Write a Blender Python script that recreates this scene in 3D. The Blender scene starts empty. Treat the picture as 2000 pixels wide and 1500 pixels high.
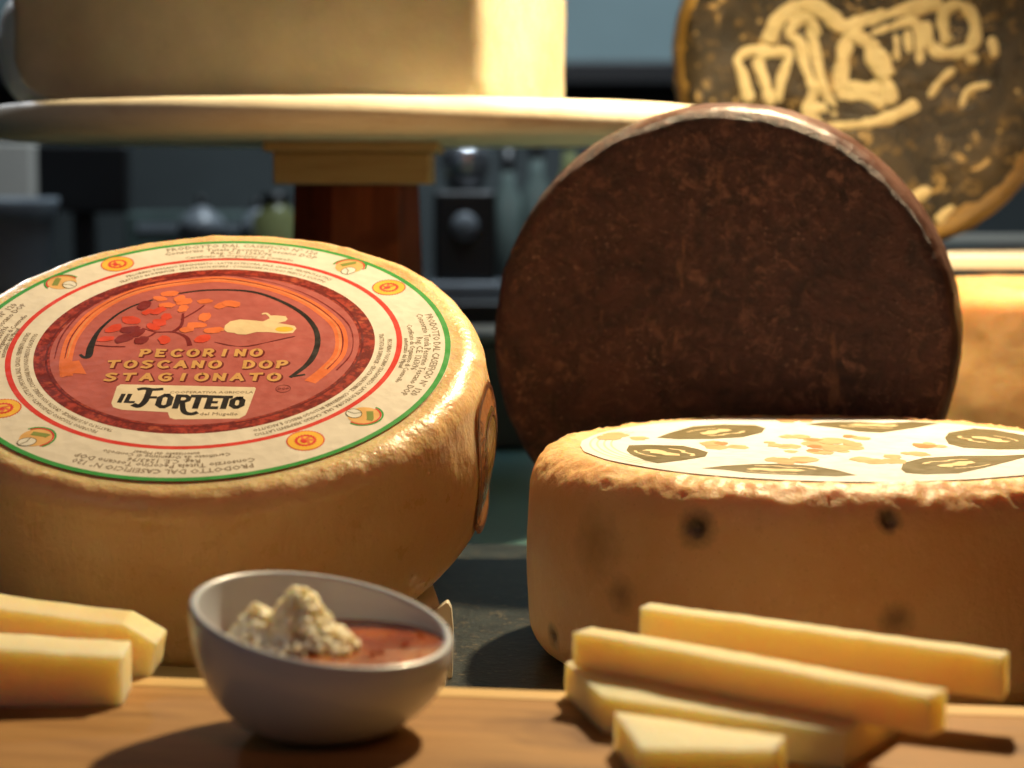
import bpy, bmesh, math, random
from mathutils import Vector, Matrix, noise
from mathutils.geometry import tessellate_polygon
R = math.radians
random.seed(7)
sc = bpy.context.scene

# ------------------------------------------------------------------ camera, light, exposure
cd = bpy.data.cameras.new('camera'); cam = bpy.data.objects.new('camera', cd); sc.collection.objects.link(cam)
cam.location = (0, 0, .165); cam.rotation_euler = (R(90 - 5.57), 0, 0)
cd.lens = 72; cd.sensor_width = 36; cd.clip_start = .02; cd.clip_end = 50
cd.dof.use_dof = True; cd.dof.focus_distance = .845; cd.dof.aperture_fstop = 8.4
sc.camera = cam
w = bpy.data.worlds.new('World'); sc.world = w; w.use_nodes = True
w.node_tree.nodes['Background'].inputs[0].default_value = (.55, .75, 1.0, 1)
w.node_tree.nodes['Background'].inputs[1].default_value = .006

def lamp(name, kind, loc, energy, col, size=.02, target=None, **kw):
    l = bpy.data.lights.new(name, kind); l.energy = energy; l.color = col
    if kind in ('POINT', 'SPOT'): l.shadow_soft_size = size
    if kind == 'AREA': l.size = size
    for k, v in kw.items(): setattr(l, k, v)
    o = bpy.data.objects.new(name, l); sc.collection.objects.link(o); o.location = loc
    if target is not None:
        o.rotation_euler = (Vector(target) - Vector(loc)).to_track_quat('-Z', 'Y').to_euler()
    return o
lamp('display_lamp', 'SPOT', (.20, 1.13, .56), 37, (1, .78, .47), .016, (.0, .95, 0), spot_size=R(150), spot_blend=.5)
lamp('shop_lamp', 'SPOT', (-.42, 1.02, .75), .45, (1, .76, .48), .02, (-.1, .85, 0), spot_size=R(110), spot_blend=.6)
lamp('cool_front_fill', 'AREA', (-1.1, -.6, 1.1), 1.1, (.62, .80, 1.0), .9, (0, .8, 0))  # unseen cool fill added from the front left
lamp('warm_front_fill', 'AREA', (.45, -.3, 1.2), 1.5, (1, .35, .15), .4, (0, .9, 0))  # added warm fill, stands in for bounce on the front faces
lamp('back_room_fill', 'AREA', (.2, 2.1, 1.7), 19, (.80, .92, 1.0), .8, (.1, 3.1, .2), spread=R(100))  # unseen light added to lift the dark background
lamp('white_cheese_spot', 'SPOT', (-.62, 1.9, .62), 9, (.9, .95, 1.0), .04, (-.33, 1.33, .22), spot_size=R(22), spot_blend=.6)  # narrow spot added only to brighten the white cheese's edge
sc.view_settings.view_transform = 'Standard'; sc.view_settings.look = 'None'
sc.view_settings.exposure = 0; sc.view_settings.gamma = 1; sc.view_settings.use_curve_mapping = False
sc.cycles.use_denoising = True; sc.cycles.max_bounces = 8
sc.cycles.sample_clamp_indirect = 4

# ------------------------------------------------------------------ helpers
def empty(name, loc=(0, 0, 0), rot=(0, 0, 0), label=None, cat=None, group=None):
    o = bpy.data.objects.new(name, None); sc.collection.objects.link(o)
    o.location = loc; o.rotation_euler = rot; o.empty_display_size = .02
    return tag(o, label, cat, group)
def tag(o, label=None, cat=None, group=None, kind=None):
    if label: o['label'] = label
    if cat: o['category'] = cat
    if group: o['group'] = group
    if kind: o['kind'] = kind
    return o

class MB:
    def __init__(s): s.v = []; s.f = []; s.mi = []; s.mats = []
    def m(s, mat):
        if mat not in s.mats: s.mats.append(mat)
        return s.mats.index(mat)
    def add(s, vs, fs, mat):
        n = len(s.v); k = s.m(mat); s.v += [tuple(v) for v in vs]
        for f in fs: s.f.append([i + n for i in f]); s.mi.append(k)
    def box(s, x0, x1, y0, y1, z0, z1, mat):
        vs = [(x, y, z) for z in (z0, z1) for y in (y0, y1) for x in (x0, x1)]
        s.add(vs, [(0, 2, 3, 1), (4, 5, 7, 6), (0, 1, 5, 4), (2, 6, 7, 3), (0, 4, 6, 2), (1, 3, 7, 5)], mat)
    def prism(s, pts, z0, z1, mat):
        n = len(pts); a = sum(pts[i][0]*pts[(i+1) % n][1] - pts[(i+1) % n][0]*pts[i][1] for i in range(n))
        if a < 0: pts = pts[::-1]
        s.add([(x, y, z0) for x, y in pts] + [(x, y, z1) for x, y in pts],
              [list(range(n))[::-1], [n + i for i in range(n)]] + [(i, (i+1) % n, n + (i+1) % n, n + i) for i in range(n)], mat)
    def flat(s, pts, z, mat):
        n = len(pts); a = sum(pts[i][0]*pts[(i+1) % n][1] - pts[(i+1) % n][0]*pts[i][1] for i in range(n))
        if a < 0: pts = pts[::-1]
        s.add([(x, y, z) for x, y in pts], [list(range(n))], mat)
    def ring(s, cx, cy, r0, r1, z, mat, n=160, a0=0, a1=2*math.pi, wob=0):
        full = abs(a1 - a0 - 2*math.pi) < 1e-6; m_ = n if full else n + 1; vs = []
        for i in range(m_):
            t = a0 + (a1 - a0)*i/n; q = 1 + wob*noise.noise((math.cos(t)*3, math.sin(t)*3, r1*9))
            vs += [(cx + r0*q*math.cos(t), cy + r0*q*math.sin(t), z), (cx + r1*q*math.cos(t), cy + r1*q*math.sin(t), z)]
        s.add(vs, [(2*i, 2*i+1, 2*((i+1) % m_)+1, 2*((i+1) % m_)) for i in range(n)], mat)
    def disc(s, cx, cy, r, z, mat, n=48, sx=1, sy=1, rot=0):
        c, d = math.cos(rot), math.sin(rot); vs = []
        for i in range(n):
            t = 2*math.pi*i/n; x, y = r*sx*math.cos(t), r*sy*math.sin(t)
            vs.append((cx + c*x - d*y, cy + d*x + c*y, z))
        s.add(vs, [list(range(n))], mat)
    def stroke(s, pts, wd, z, mat, sub=4, taper=None, smooth=True):
        P = [Vector((p[0], p[1])) for p in pts]
        if smooth and len(P) > 2:
            Q = []
            for i in range(len(P) - 1):
                p0 = P[max(i-1, 0)]; p1 = P[i]; p2 = P[i+1]; p3 = P[min(i+2, len(P)-1)]
                for k in range(sub):
                    t = k/sub; Q.append(.5*((2*p1) + (p2-p0)*t + (2*p0-5*p1+4*p2-p3)*t*t + (3*p1-p0-3*p2+p3)*t**3))
            Q.append(P[-1]); P = Q
        vs = []; n = len(P)
        for i, p in enumerate(P):
            d = (P[min(i+1, n-1)] - P[max(i-1, 0)]); d = d.normalized() if d.length else Vector((1, 0)); nn = Vector((-d.y, d.x))
            ww = wd*.5*(taper(i/(n-1)) if taper else 1)
            if i == 0: p = p - d*wd*.25
            if i == n-1: p = p + d*wd*.25
            vs += [(p.x - nn.x*ww, p.y - nn.y*ww, z), (p.x + nn.x*ww, p.y + nn.y*ww, z)]
        s.add(vs, [(2*i, 2*i+2, 2*i+3, 2*i+1) for i in range(n-1)], mat)
    def build(s, name, parent=None, smooth=False, loc=None, rot=None, bevel=0):
        me = bpy.data.meshes.new(name); me.from_pydata(s.v, [], s.f); me.update()
        for m in s.mats: me.materials.append(m)
        me.polygons.foreach_set('material_index', s.mi)
        if smooth: me.polygons.foreach_set('use_smooth', [True]*len(me.polygons))
        o = bpy.data.objects.new(name, me); sc.collection.objects.link(o)
        if parent: o.parent = parent
        if loc: o.location = loc
        if rot: o.rotation_euler = rot
        if bevel:
            b = o.modifiers.new('bevel', 'BEVEL'); b.width = bevel; b.segments = 3; b.limit_method = 'ANGLE'
            b.harden_normals = False
            me.polygons.foreach_set('use_smooth', [True]*len(me.polygons))
            o.modifiers.new('wn', 'WEIGHTED_NORMAL')
        return o

def fbm(p, sc_, oct_=3, seed=0):
    return noise.fractal((p[0]*sc_ + seed, p[1]*sc_ + seed*1.7, p[2]*sc_ - seed), 1, 2, oct_)
def arc(cx, cy, r, a0, a1, n):
    return [(cx + r*math.cos(R(a0 + (a1-a0)*i/n)), cy + r*math.sin(R(a0 + (a1-a0)*i/n))) for i in range(n+1)]
def wheel_profile(Rr, h, rt, rb, bulge=.003, ns=34, flat=18):
    """half section from the centre of the top to the centre of the base"""
    p = [(Rr - rt)*i/flat for i in range(flat)]
    P = [(x, h) for x in p]
    P += arc(Rr - rt, h - rt, rt, 90, 0, 16)
    z0, z1 = h - rt, rb
    for i in range(1, ns): t = i/ns; P.append((Rr + bulge*math.sin(math.pi*t), z0 + (z1 - z0)*t))
    P += arc(Rr - rb, rb, rb, 0, -90, 12)
    P += [((Rr - rb)*(1 - i/4), 0) for i in range(1, 5)]
    return P
def lathe(prof, seg, mat, disp=None):
    mb = MB(); vs = []; fs = []
    n = len(prof)
    for j, (r, z) in enumerate(prof):
        r = max(r, 1e-5)
        a = prof[max(j-1, 0)]; b = prof[min(j+1, n-1)]; t = Vector((b[0]-a[0], b[1]-a[1])); t = t.normalized() if t.length else Vector((1, 0))
        nr, nz = -t.y, t.x
        if nr*0 + 1: nr, nz = -t.y, t.x
        for i in range(seg):
            th = 2*math.pi*i/seg; p = Vector((r*math.cos(th), r*math.sin(th), z))
            if disp and r > 1e-4:
                d = disp(p, r, z, th); p += Vector((nr*math.cos(th), nr*math.sin(th), nz))*d
            vs.append(p)
    for j in range(n-1):
        for i in range(seg):
            k = (i+1) % seg; fs.append((j*seg+i, (j+1)*seg+i, (j+1)*seg+k, j*seg+k))
    mb.add(vs, fs, mat); return mb

# ------------------------------------------------------------------ materials
class NT:
    def __init__(s, name):
        s.mat = bpy.data.materials.new(name); s.mat.use_nodes = True; s.t = s.mat.node_tree; s.b = s.t.nodes['Principled BSDF']
        s.co = s.t.nodes.new('ShaderNodeTexCoord').outputs['Object']
    def n(s, ty, **kw):
        o = s.t.nodes.new(ty)
        for k, v in kw.items(): setattr(o, k, v)
        return o
    def l(s, a, b): s.t.links.new(a, b)
    def map(s, scale=(1, 1, 1), rot=(0, 0, 0), src=None):
        o = s.n('ShaderNodeMapping'); o.inputs['Scale'].default_value = scale; o.inputs['Rotation'].default_value = rot
        s.l(src or s.co, o.inputs[0]); return o.outputs[0]
    def noise(s, scale, detail=4, rough=.6, vec=None, dist=0):
        o = s.n('ShaderNodeTexNoise'); o.inputs['Scale'].default_value = scale; o.inputs['Detail'].default_value = detail
        o.inputs['Roughness'].default_value = rough; o.inputs['Distortion'].default_value = dist; s.l(vec or s.co, o.inputs['Vector']); return o.outputs['Fac']
    def vor(s, scale, vec=None, feat='F1'):
        o = s.n('ShaderNodeTexVoronoi', feature=feat); o.inputs['Scale'].default_value = scale; s.l(vec or s.co, o.inputs['Vector']); return o.outputs['Distance']
    def rng(s, v, a, b, c=0, d=1):
        o = s.n('ShaderNodeMapRange'); s.l(v, o.inputs[0])
        for i, x in enumerate((a, b, c, d)): o.inputs[i+1].default_value = x
        return o.outputs[0]
    def math(s, op, a, b=None):
        o = s.n('ShaderNodeMath', operation=op)
        for i, x in enumerate((a, b)):
            if x is None: continue
            if isinstance(x, (int, float)): o.inputs[i].default_value = x
            else: s.l(x, o.inputs[i])
        return o.outputs[0]
    def mix(s, f, a, b):
        o = s.n('ShaderNodeMix', data_type='RGBA')
        if isinstance(f, (int, float)): o.inputs[0].default_value = f
        else: s.l(f, o.inputs[0])
        for i, x in ((6, a), (7, b)):
            if isinstance(x, tuple): o.inputs[i].default_value = (*x, 1)
            else: s.l(x, o.inputs[i])
        return o.outputs[2]
    def col(s, c):
        if isinstance(c, tuple): s.b.inputs['Base Color'].default_value = (*c, 1)
        else: s.l(c, s.b.inputs['Base Color'])
    def bump(s, hs, dist=.001, strength=1):
        last = None
        for h, d in hs:
            o = s.n('ShaderNodeBump'); o.inputs['Distance'].default_value = d; o.inputs['Strength'].default_value = strength
            s.l(h, o.inputs['Height'])
            if last: s.l(last, o.inputs['Normal'])
            last = o.outputs[0]
        s.l(last, s.b.inputs['Normal'])
    def sss(s, wgt, scale, rad=(1, .36, .09)):
        s.b.inputs['Subsurface Weight'].default_value = wgt; s.b.inputs['Subsurface Radius'].default_value = rad; s.b.inputs['Subsurface Scale'].default_value = scale
    def rough(s, r):
        if isinstance(r, (int, float)): s.b.inputs['Roughness'].default_value = r
        else: s.l(r, s.b.inputs['Roughness'])

def simple(name, col, rough=.5, var=.12, nscale=60, bump=0, bscale=200, metal=0):
    m = NT(name); f = m.noise(nscale)
    m.col(m.mix(m.rng(f, .3, .7), tuple(c*(1-var) for c in col), tuple(min(1, c*(1+var)) for c in col))); m.rough(rough)
    if bump: m.bump([(m.noise(bscale), bump)])
    m.b.inputs['Metallic'].default_value = metal
    return m.mat

def cheese_mat(name, c0, c1, rough=.45, sss=.35, scale=.006, bumps=((150, .0012), (700, .0004)), stains=(), stain_col=(.05, .04, .02), streak=False, spec=.5):
    m = NT(name)
    c = m.mix(m.rng(m.noise(22, 5, .6), .35, .68), c0, c1)
    c = m.mix(m.rng(m.noise(260, 4, .7), .58, .75, 0, .35), c, tuple(min(1, x*1.25) for x in c1))
    c = m.mix(m.rng(m.noise(120, 5, .7), .6, .8, 0, .35), c, tuple(x*.62 for x in c0))
    c = m.mix(m.rng(m.noise(9, 4, .6), .42, .66, 0, .45), c, tuple(v*q for v, q in zip(c0, (.88, .74, .62))))
    c = m.mix(m.rng(m.vor(330), .0, .16, .5, 0), c, tuple(x*.6 for x in c0))
    for (x, y, z, r, k) in stains:
        d = m.n('ShaderNodeVectorMath', operation='DISTANCE'); m.l(m.co, d.inputs[0]); d.inputs[1].default_value = (x, y, z)
        dd = m.math('ADD', d.outputs['Value'], m.rng(m.noise(180, 3), 0, 1, -r*.35, r*.35))
        f = m.rng(dd, r*.12, r, k, 0)
        c = m.mix(f, c, stain_col)
    m.col(c); m.rough(m.rng(m.noise(90), .3, .7, rough-.1, rough+.12)); m.sss(sss, scale)
    m.b.inputs['Specular IOR Level'].default_value = spec
    hs = [(m.noise(s_, 5, .6), d_) for s_, d_ in bumps]
    if streak: hs.append((m.noise(60, 4, .55, m.map((1, 1, .25))), .0018))
    if streak: m.b.inputs['Coat Weight'].default_value = .22; m.b.inputs['Coat Roughness'].default_value = .2
    m.bump(hs); return m.mat

M = {}
M['pecorino'] = cheese_mat('pecorino rind', (.82, .55, .27), (.87, .67, .38), .33, .6, .011, ((60, .0006), (320, .0005)), streak=True)
holes = [(-.0677, -.1106, .0719, .0095, 1), (.0017, -.1277, .0774, .006, 1), (.0046, -.1296, .0409, .008, .6), (-.0939, -.0895, .0423, .009, .5),
         (-.1034, -.0783, .0604, .017, .35), (-.1202, -.0487, .0161, .007, .85), (-.0138, -.129, .0801, .003, .5), (-.0677, -.1106, .0719, .0050, 1), (.0017, -.1277, .0774, .0038, 1), (-.1202, -.0487, .0161, .003, 1), (.06, -.115, .03, .008, .5)]
M['truffle'] = cheese_mat('speckled rind', (.78, .46, .21), (.84, .58, .31), .42, .6, .009, ((240, .0005), (900, .0002)), holes, (.045, .035, .03))
M['orange'] = cheese_mat('orange rind', (.76, .40, .15), (.82, .52, .24), .35, .6, .016, ((70, .0006),))
M['wedge'] = cheese_mat('pale cut cheese', (.46, .41, .29), (.58, .52, .37), .42, .5, .010, ((60, .0008), (400, .0003)))
M['wedge_cut'] = cheese_mat('cream cut cheese', (.80, .66, .38), (.86, .74, .46), .55, .4, .008, ((200, .0008),))
M['white_cheese'] = cheese_mat('white cheese rind', (.8, .8, .76), (.88, .88, .84), .5, .3, .006)
M['slice'] = cheese_mat('slice of cheese', (.95, .69, .36), (.98, .79, .46), .42, .9, .024, ((110, .0010), (420, .0007), (1300, .0004)))
M['slice_pale'] = cheese_mat('pale slice of cheese', (.96, .75, .44), (.98, .84, .54), .45, .9, .024, ((110, .0010), (420, .0007), (1300, .0004)))

for q in ('slice', 'slice_pale'): M[q].node_tree.nodes['Principled BSDF'].inputs['Subsurface Radius'].default_value = (1, .60, .28)
def dark_rind():
    m = NT('dark mottled rind')
    n1 = m.noise(40, 9, .76, dist=.9); n2 = m.noise(120, 8, .76, dist=.5); n3 = m.noise(380, 4, .7)
    c = m.mix(m.rng(n1, .38, .66), (.036, .016, .018), (.115, .043, .037))
    c = m.mix(m.math('MULTIPLY', m.rng(n2, .50, .64, 0, 1), m.rng(m.noise(16, 3, .6), .38, .62, .15, 1)), c, (.27, .125, .088))
    c = m.mix(m.math('MULTIPLY', m.rng(n3, .58, .70, 0, .8), m.rng(m.noise(22, 3, .6), .42, .6, .1, 1)), c, (.46, .26, .18))
    c = m.mix(m.rng(m.vor(75), .0, .10, .55, 0), c, (.28, .13, .07))
    sx = m.noise(70, 4, .6, m.map((1, .22, 1), (0, 0, R(28))))
    c = m.mix(m.rng(sx, .64, .69, 0, .55), c, (.26, .12, .07))
    c = m.mix(m.rng(m.noise(12, 3), .62, .74, 0, .5), c, (.024, .018, .03))
    m.col(c); m.rough(m.rng(n2, .3, .7, .34, .6)); m.bump([(n1, .002), (n2, .0022), (n3, .0010)]); return m.mat
M['dark_rind'] = dark_rind()
M['lit_side_rim'] = cheese_mat('dusty rose brown rim rind with painted light', (.07, .03, .024), (.22, .12, .085), .36, .05, .003, ((120, .0008), (500, .0004)))
def gold_face():
    m = NT('dark oiled rind with golden patches and painted glints')
    n1 = m.noise(20, 9, .72, dist=.8); n2 = m.noise(70, 6, .7)
    c = m.mix(m.rng(n1, .35, .62), (.007, .005, .003), (.034, .022, .008))
    c = m.mix(m.rng(n2, .55, .66, 0, .75), c, (.17, .105, .03))
    c = m.mix(m.rng(m.noise(46, 5, .7, dist=1), .60, .67, 0, .8), c, (.38, .25, .09))
    c = m.mix(m.rng(m.vor(60), .0, .13, .8, 0), c, (.5, .34, .12)); m.col(c); m.rough(.26); m.b.inputs['Specular IOR Level'].default_value = .35; m.bump([(n1, .005), (n2, .0025)]); return m.mat  # small bright gold spots are glints painted into the colour
M['gold_face'] = gold_face()
M['gold_rim'] = cheese_mat('golden rim rind', (.17, .10, .022), (.38, .24, .07), .18, .1, .006, ((40, .003), (200, .001)))
M['paint'] = cheese_mat('tan painted strokes', (.36, .29, .14), (.50, .41, .22), .6, .1, .004, ((110, .004), (400, .0015)))

def paper(name, col, rough=.42, var=.06, wav=.0006):
    m = NT(name); g = m.n('ShaderNodeNewGeometry').outputs['Position']
    f = m.noise(45, 5, .6, g)
    m.col(m.mix(m.rng(f, .3, .7), tuple(c*(1-var) for c in col), tuple(min(1, c*(1+var)) for c in col)))
    m.rough(m.rng(m.noise(180, 3, .6, g), .35, .65, rough-.07, rough+.1)); m.b.inputs['Specular IOR Level'].default_value = .3
    # wrinkles printed layers share, as one sheet of paper
    vr = m.n('ShaderNodeTexVoronoi', feature='F1'); vr.inputs['Scale'].default_value = 210; m.l(g, vr.inputs['Vector'])
    m.bump([(m.noise(38, 3, .5, g), wav), (vr.outputs['Distance'], .00012), (m.noise(120, 3, .5, g), wav*.25)]); return m.mat
M['paper'] = paper('label paper', (.80, .74, .63))
M['paper_plate'] = paper('cream print', (.80, .68, .49))
M['green'] = paper('green print', (.05, .34, .07))
M['red'] = paper('red print', (.72, .055, .04))
M['pink'] = paper('brick pink print', (.47, .12, .105), var=.1)
M['orange_p'] = paper('orange print', (.76, .18, .06), var=.15)
M['orange_l'] = paper('light orange print', (.72, .25, .10), var=.15)
M['leaf_red'] = paper('leaf red print', (.68, .07, .035), var=.15)
M['leaf_dark'] = paper('leaf dark print', (.22, .025, .025))
M['branch'] = paper('branch print', (.20, .022, .022))
M['ink'] = paper('black ink', (.022, .018, .016), var=.2)
M['brown_ink'] = paper('faded ink', (.27, .20, .13), var=.15)
M['letter'] = paper('golden letter print', (.66, .36, .12))
M['shadow_ink'] = paper('dark letter outline print', (.16, .02, .02))
M['hare'] = paper('cream hare print', (.80, .62, .36))
M['yellow'] = paper('yellow print', (.90, .52, .06))
M['tan_p'] = paper('tan yellow print', (.80, .47, .17))
M['white_p'] = paper('white print', (.80, .78, .70))
M['green_l'] = paper('leafy green print', (.25, .30, .07))
M['olive'] = paper('dark olive print', (.17, .135, .06), var=.12)
M['peach'] = paper('peach print', (.74, .42, .22), var=.1)
M['paper_w'] = paper('bright label paper', (.88, .85, .82), wav=.0009)
M['emboss'] = paper('faint ring print', (.72, .63, .48))
def band():
    m = NT('mottled maroon print'); g = m.n('ShaderNodeNewGeometry').outputs['Position']
    c = m.mix(m.rng(m.noise(260, 4, .7, g), .45, .62), (.17, .014, .010), (.44, .05, .03))
    c = m.mix(m.rng(m.noise(150, 3, .6, g), .58, .68, 0, .7), c, (.56, .11, .05)); m.col(c); m.rough(.4)
    m.bump([(m.noise(38, 3, .5, g), .0006)]); return m.mat
M['band'] = band()

def wood(name, c0, c1, c2, ax='x', sc_=1, rough=.5, bump=.0008):
    m = NT(name); m.b.inputs['Specular IOR Level'].default_value = .22; st = {'x': (.09, 1, 1), 'y': (1, .09, 1), 'z': (1, 1, .09)}[ax]
    v = m.map(tuple(q*sc_ for q in st)); n1 = m.noise(60, 7, .68, v, 1.2); n2 = m.noise(300, 4, .6, v)
    c = m.mix(m.rng(n1, .32, .68), c0, c1); c = m.mix(m.rng(n2, .55, .75, 0, .5), c, c2)
    c = m.mix(m.rng(m.noise(26, 4, .6, m.map((.35, 1, 1)), .6), .52, .66, 0, .8), c, c2)
    m.col(c); m.rough(m.rng(n1, .3, .7, rough-.08, rough+.1)); m.bump([(n1, bump), (n2, bump*.4)]); return m.mat
M['board'] = wood('oiled board wood', (.34, .175, .058), (.50, .285, .105), (.15, .065, .022), rough=.62)
M['board_edge'] = wood('pale board edge', (.66, .44, .18), (.74, .52, .24), (.5, .3, .12))
M['column'] = wood('red brown hardwood', (.15, .032, .014), (.28, .065, .026), (.09, .018, .008), 'z', 1, .35)
M['block'] = wood('pale block wood', (.48, .33, .16), (.60, .43, .23), (.36, .22, .1), 'x', 1, .5)
M['cream_disc'] = wood('cream painted wood', (.82, .74, .56), (.86, .79, .62), (.72, .60, .42), 'x', .7, .52, .0003)

def granite():
    m = NT('dark speckled granite'); n1 = m.noise(55, 6, .75); n2 = m.noise(240, 4, .7)
    c = m.mix(m.rng(n1, .4, .65), (.010, .014, .015), (.028, .036, .036)); c = m.mix(m.rng(n2, .58, .68, 0, .85), c, (.14, .11, .07))
    m.col(c); m.rough(.42); m.bump([(n2, .0006)]); return m.mat
M['granite'] = granite()
M['teal'] = simple('teal painted counter', (.13, .28, .285), .45, .12, 14, .0004)
M['teal_wall'] = simple('blue grey wall paint', (.15, .21, .22), .8, .08, 3)
M['darkwall'] = simple('dark wall panel', (.024, .031, .032), .7, .25, 5)
M['black'] = simple('black plastic', (.008, .008, .009), .4)
M['greymetal'] = simple('grey metal', (.16, .18, .20), .35, .15, 12)
M['palegrey'] = simple('pale grey paint', (.40, .38, .34), .6, .1, 8)
M['chrome'] = simple('brushed steel', (.6, .62, .66), .25, .05, 9, metal=.9)
M['appl'] = simple('dark green grey enamel', (.05, .075, .07), .4, .3, 14)
M['tub'] = simple('blue grey plastic', (.26, .30, .34), .5, .15, 12)
M['olive_glass'] = simple('olive glass', (.16, .17, .07), .2)
M['bottle_grey'] = simple('grey green glass', (.10, .13, .12), .2)
M['marble'] = simple('pale shelf board', (.72, .66, .54), .45, .05, 9)
def glaze():
    m = NT('white glazed ceramic'); m.col(m.mix(m.rng(m.noise(40), .3, .7), (.56, .64, .77), (.61, .69, .81))); m.rough(.28)
    m.b.inputs['Coat Weight'].default_value = .15; m.b.inputs['Coat Roughness'].default_value = .08; m.sss(.1, .002); return m.mat
M['glaze'] = glaze()
M['cream_glaze'] = simple('cream ceramic', (.84, .78, .62), .25, .05, 30)
def honey():
    m = NT('amber honey'); m.col(m.mix(m.rng(m.noise(60, 4), .4, .7), (.32, .055, .008), (.60, .16, .022))); m.rough(.04)
    m.sss(.55, .008, (1, .35, .08)); m.bump([(m.noise(80, 3), .0012), (m.noise(420, 2), .0003)]); m.b.inputs['Coat Weight'].default_value = .5; return m.mat
M['honey'] = honey()
def comb():
    m = NT('crystallised honeycomb'); m.col(m.mix(m.rng(m.noise(220, 4), .35, .65), (.97, .80, .52), (.99, .93, .76))); m.rough(.42); m.b.inputs['Specular IOR Level'].default_value = .3
    m.sss(1, .006, (1, .78, .5)); m.bump([(m.noise(500, 3, .6), .0003)]); return m.mat
M['comb'] = comb()

# ------------------------------------------------------------------ setting
g = MB(); g.box(-2.2, 2.2, .25, 1.75, -.09, -.045, M['teal']); tag(g.build('counter_top'), kind='structure')
g = MB(); g.box(-1.4, 1.4, .26, 1.13, -.0448, -.035, M['granite']); tag(g.build('granite_slab', bevel=.0015), kind='structure')
g = MB(); g.box(-4, 4, -1, 4.2, -1.0, -.95, M['darkwall']); tag(g.build('floor'), kind='structure')
g = MB(); g.box(-4, 4, 3.6, 3.7, -1, .375, M['darkwall']); g.box(-4, 4, 3.6, 3.7, .375, 3, M['teal_wall']); tag(g.build('wall'), kind='structure')

# ------------------------------------------------------------------ back room
g = MB(); g.box(-1.5, 1.5, 2.05, 2.9, -.05, .048, M['black']); g.box(-1.45, 1.45, 2.1, 2.85, -.949, -.05, M['darkwall'])
tag(g.build('back_counter', bevel=.004), 'low black work counter behind the display, in deep shade', 'counter')
g = MB(); g.box(-1.6, 1.7, 3.53, 3.598, .335, .375, M['black'])
tag(g.build('wall_shelf', bevel=.004), 'dark horizontal shelf along the blue grey back wall', 'shelf')
e = empty('monitor', (-.478, 2.3, .048), (0, 0, 0), 'black rectangular screen under the left end of the round cheese stand', 'monitor')
g = MB(); g.box(-.05, .05, -.015, .015, .085, .16, M['black']); g.build('screen', e, bevel=.004)
g = MB(); g.box(-.012, .012, -.01, .01, .01, .085, M['black']); g.box(-.06, .06, -.04, .04, 0, .01, M['black']); g.build('foot', e, bevel=.003)
g = MB(); g.box(-.045, .045, -.02, .02, 0, .17, M['palegrey']); g.box(-.04, .04, .02, .03, .01, .16, M['palegrey'])
tag(g.build('panel', loc=(-.650, 2.62, .048), bevel=.006), 'pale beige upright panel at the left edge behind the cheese stand', 'panel')
e = empty('bucket', (-.56, 2.18, .048), (0, 0, 0), 'blurred blue grey rounded tub at the far left behind the labelled cheese', 'tub')
pr = [(0.001, 0), (.058, 0), (.066, .01), (.074, .092), (.078, .096), (.078, .103), (.07, .103), (.066, .094), (.055, .02), (.001, .015)]
lathe(pr[::-1], 40, M['tub']).build('tub_body', e, True)
g = MB(); g.ring(0, 0, .076, .084, .088, M['greymetal'], 40); g.ring(0, 0, .0765, .0838, .084, M['greymetal'], 40); g.build('rim_band', e)
for i, (x, y, h, r, lab) in enumerate([(-.355, 2.35, .092, .026, 'small grey steel pot on the back counter, left of the wooden pillar'), (-.30, 2.42, .088, .020, 'smaller dull steel pot beside the grey pot on the back counter')]):
    e = empty('pot', (x, y, .048), (0, 0, 0), lab, 'pot')
    lathe([(.001, 0), (r, 0), (r*1.02, h*.7), (r*1.08, h*.72), (r*.9, h*.85), (.006, h)][::-1], 32, M['greymetal']).build('pot_body', e, True)
    lathe([(.001, h+.012), (.006, h+.01), (.005, h-.002), (.001, h-.002)], 16, M['black']).build('lid_knob', e, True)
e = empty('jar', (-.262, 2.28, .048), (0, 0, 0), 'squat olive green jar just left of the red brown pillar', 'jar')
lathe([(.001, .098), (.014, .098), (.016, .090), (.026, .080), (.027, .01), (.024, 0), (.001, 0)], 32, M['olive_glass']).build('jar_body', e, True)
lathe([(.001, .107), (.016, .107), (.0165, .0982), (.001, .0982)], 32, M['black']).build('lid', e, True)
e = empty('appliance', (-.40, 2.62, .048), (0, 0, 0), 'wide dark green grey appliance with a pale strip, behind the pots left of the pillar', 'appliance')
g = MB(); g.box(-.085, .16, -.05, .05, .0, .082, M['appl']); g.build('housing', e, bevel=.006)
g = MB(); g.box(-.07, .145, -.0535, -.0502, .058, .068, M['greymetal']); g.build('trim_strip', e, bevel=.001)
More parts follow.
